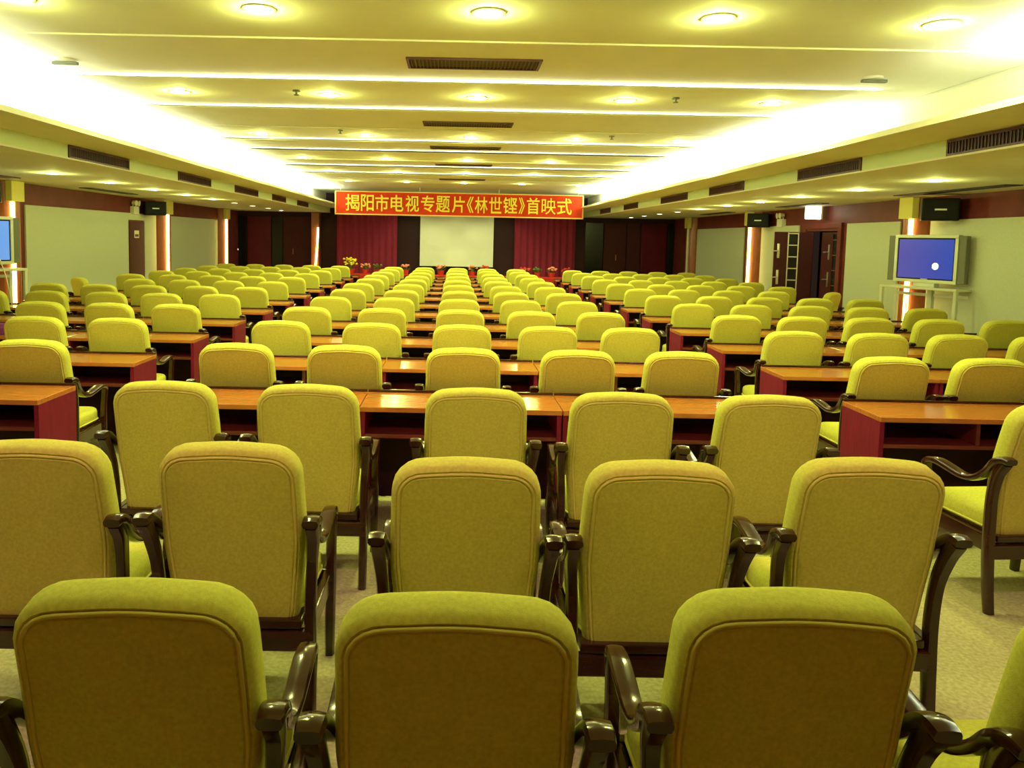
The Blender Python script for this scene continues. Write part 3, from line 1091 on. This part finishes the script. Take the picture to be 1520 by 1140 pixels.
# ------------------------------------------------------------------ ceiling devices
def ceil_dev(px, py, h, label, name='smoke_detector', cat='detector'):
    d = ray(px, py); t = h / d.z; x, y = d.x * t, d.y * t
    return x, y


for px, py, lab in ((95, 100, 'small white ceiling detector in the bright left cove'), (1312, 127, 'small white ceiling detector in the bright right cove')):
    x, y = ceil_dev(px, py, 1.285, lab)
    x = max(-3.25, min(3.3, x))
    root = empty('ceiling_detector', lab, 'detector', (x, y, HC + ceil_h(y)))
    bm = bmesh.new(); cyl(bm, (0, 0, -.02), (0, 0, 0), .075, seg=20); build('base', bm, WHITEP, root, smooth='auto')
    bm = bmesh.new(); box(bm, -.09, .11, -.02, .02, -.045, -.02, .006); build('arm', bm, SPKG, root)
for k, (px, py) in enumerate(((440, 137), (1003, 148), (505, 199), (908, 208))):
    x, y = ceil_dev(px, py, 1.30 if k < 2 else 1.28, '')
    h = HC + ceil_h(y)
    root = empty('fire_sprinkler', 'small ceiling sprinkler head, %s, %s' % (('left of middle', 'right of middle')[k % 2], ('nearer pair', 'farther pair')[k // 2]), 'sprinkler', (x, y, h), 0, 'ceiling sprinklers')
    bm = bmesh.new(); cyl(bm, (0, 0, -.012), (0, 0, 0), .035, seg=16); build('escutcheon', bm, SPKG, root, smooth='auto')
    bm = bmesh.new(); cyl(bm, (0, 0, -.04), (0, 0, -.012), .010, seg=8); cyl(bm, (0, 0, -.046), (0, 0, -.04), .024, seg=12); build('deflector', bm, SPKG, root)

# ------------------------------------------------------------------ head tables, flowers
for k, x in enumerate((-2.75, -.92, .95, 2.78)):
    root = empty('draped_table', 'long table under red cloth before the stage, %s from left' % ORD[k + 1], 'table', (x, 19.92, 0), 0, 'red draped tables before the stage')
    bm = bmesh.new(); n = 48; Wt, Dt, Ht = 1.80, .5, .77
    per = resample([Vector(q) for q in ((-Wt / 2, 0), (Wt / 2, 0), (Wt / 2, Dt), (-Wt / 2, Dt))], 96)
    cen = Vector((0, Dt / 2))
    r0 = [Vector((q.x, q.y, Ht)) for q in inset(per, .012)]; r1 = [Vector((q.x, q.y, Ht - .012)) for q in per]
    r2 = [Vector(((q.x) + .012 * math.sin(j * 1.3), q.y + .012 * math.cos(j * 1.3), .02)) for j, q in enumerate(per)]
    loft(bm, [r2, r1, r0]); build('tablecloth', bm, REDCL, root, smooth='auto')


def flower_pot(x, y, z, r, blooms, m, label, tall=.22):
    root = empty('potted_flowers', label, 'flowers', (x, y, z), 0, 'potted flowers before the stage')
    bm = bmesh.new(); cyl(bm, (0, 0, 0), (0, 0, .12), r * .55, r * .75, seg=16); build('pot', bm, POTR, root, smooth='auto')
    bm = bmesh.new()
    for k in range(36):
        a = random.uniform(0, 2 * PI); rad = r * math.sqrt(random.random()) * 1.1; zz = .12 + random.uniform(0, tall * .8)
        c = Vector((rad * math.cos(a), rad * math.sin(a), zz)); d1 = Vector((math.cos(a), math.sin(a), random.uniform(.2, .9))).normalized() * .05
        s = Vector((-math.sin(a), math.cos(a), 0)) * .02
        vs = [bm.verts.new(q) for q in (c - d1, c + s, c + d1, c - s)]; bm.faces.new(vs)
    cyl(bm, (0, 0, .1), (0, 0, .1 + tall * .6), .03, .05, seg=8)
    build('foliage', bm, LEAF, root)
    bm = bmesh.new()
    for k in range(blooms):
        a = random.uniform(0, 2 * PI); rad = r * math.sqrt(random.random())
        ball(bm, (rad * math.cos(a), rad * math.sin(a), .14 + tall * .6 + random.uniform(-.03, .1) * tall / .2 - rad * .3), random.uniform(.022, .04), 8, .8)
    build('blossom', bm, m, root, smooth=True)
    return root


FY = 20.16
flower_pot(backpos(520, FY), FY, .77, .19, 30, YELF, 'bouquet of yellow flowers in red pot at left front table', .27)
for k, (px, m, n) in enumerate(((543, PINKF, 10), (560, LEAF, 4), (602, PINKF, 9), (655, PINKF, 9), (702, PINKF, 8), (719, REDF, 8), (781, REDF, 10), (799, LEAF, 6), (820, PINKF, 8), (842, REDF, 8))):
    flower_pot(backpos(px, FY), FY + random.uniform(-.10, .10), .77, .125, n + 4, m, 'small potted plant on red front table, %s from left' % ORD[k + 2], .13)

# purple bundle on the left desk
bm = bmesh.new()
rings = []
for z, s in ((0, .9), (.03, 1.0), (.06, .95), (.085, .7), (.095, .3)):
    rings.append([Vector((.20 * s * math.cos(2 * PI * k / 28) * (1 + .06 * math.sin(3 * k)), .12 * s * math.sin(2 * PI * k / 28) * (1 + .06 * math.cos(2 * k)), z)) for k in range(28)])
loft(bm, rings)
o = build('cloth_bundle', bm, PURP, None, smooth='auto', loc=(atY(2, 490, 7.3).x, desk_z(5) + .2, DH + .004))
tag(o, 'folded purple cloth bundle on desk at left photo edge', 'cloth')

# ------------------------------------------------------------------ world, colour management
w = bpy.data.worlds.new('world'); sc.world = w; w.use_nodes = True
w.node_tree.nodes['Background'].inputs[0].default_value = (0.02, 0.012, 0.008, 1)
w.node_tree.nodes['Background'].inputs[1].default_value = 1.0
sc.view_settings.view_transform = 'Standard'
sc.view_settings.look = 'None'
sc.view_settings.gamma = 1.0
sc.view_settings.use_curve_mapping = False
sc.view_settings.exposure = 0.0
try:
    sc.cycles.use_denoising = True
    sc.cycles.max_bounces = 6
    sc.cycles.diffuse_bounces = 4
    sc.cycles.sample_clamp_indirect = 6.0
except Exception:
    pass
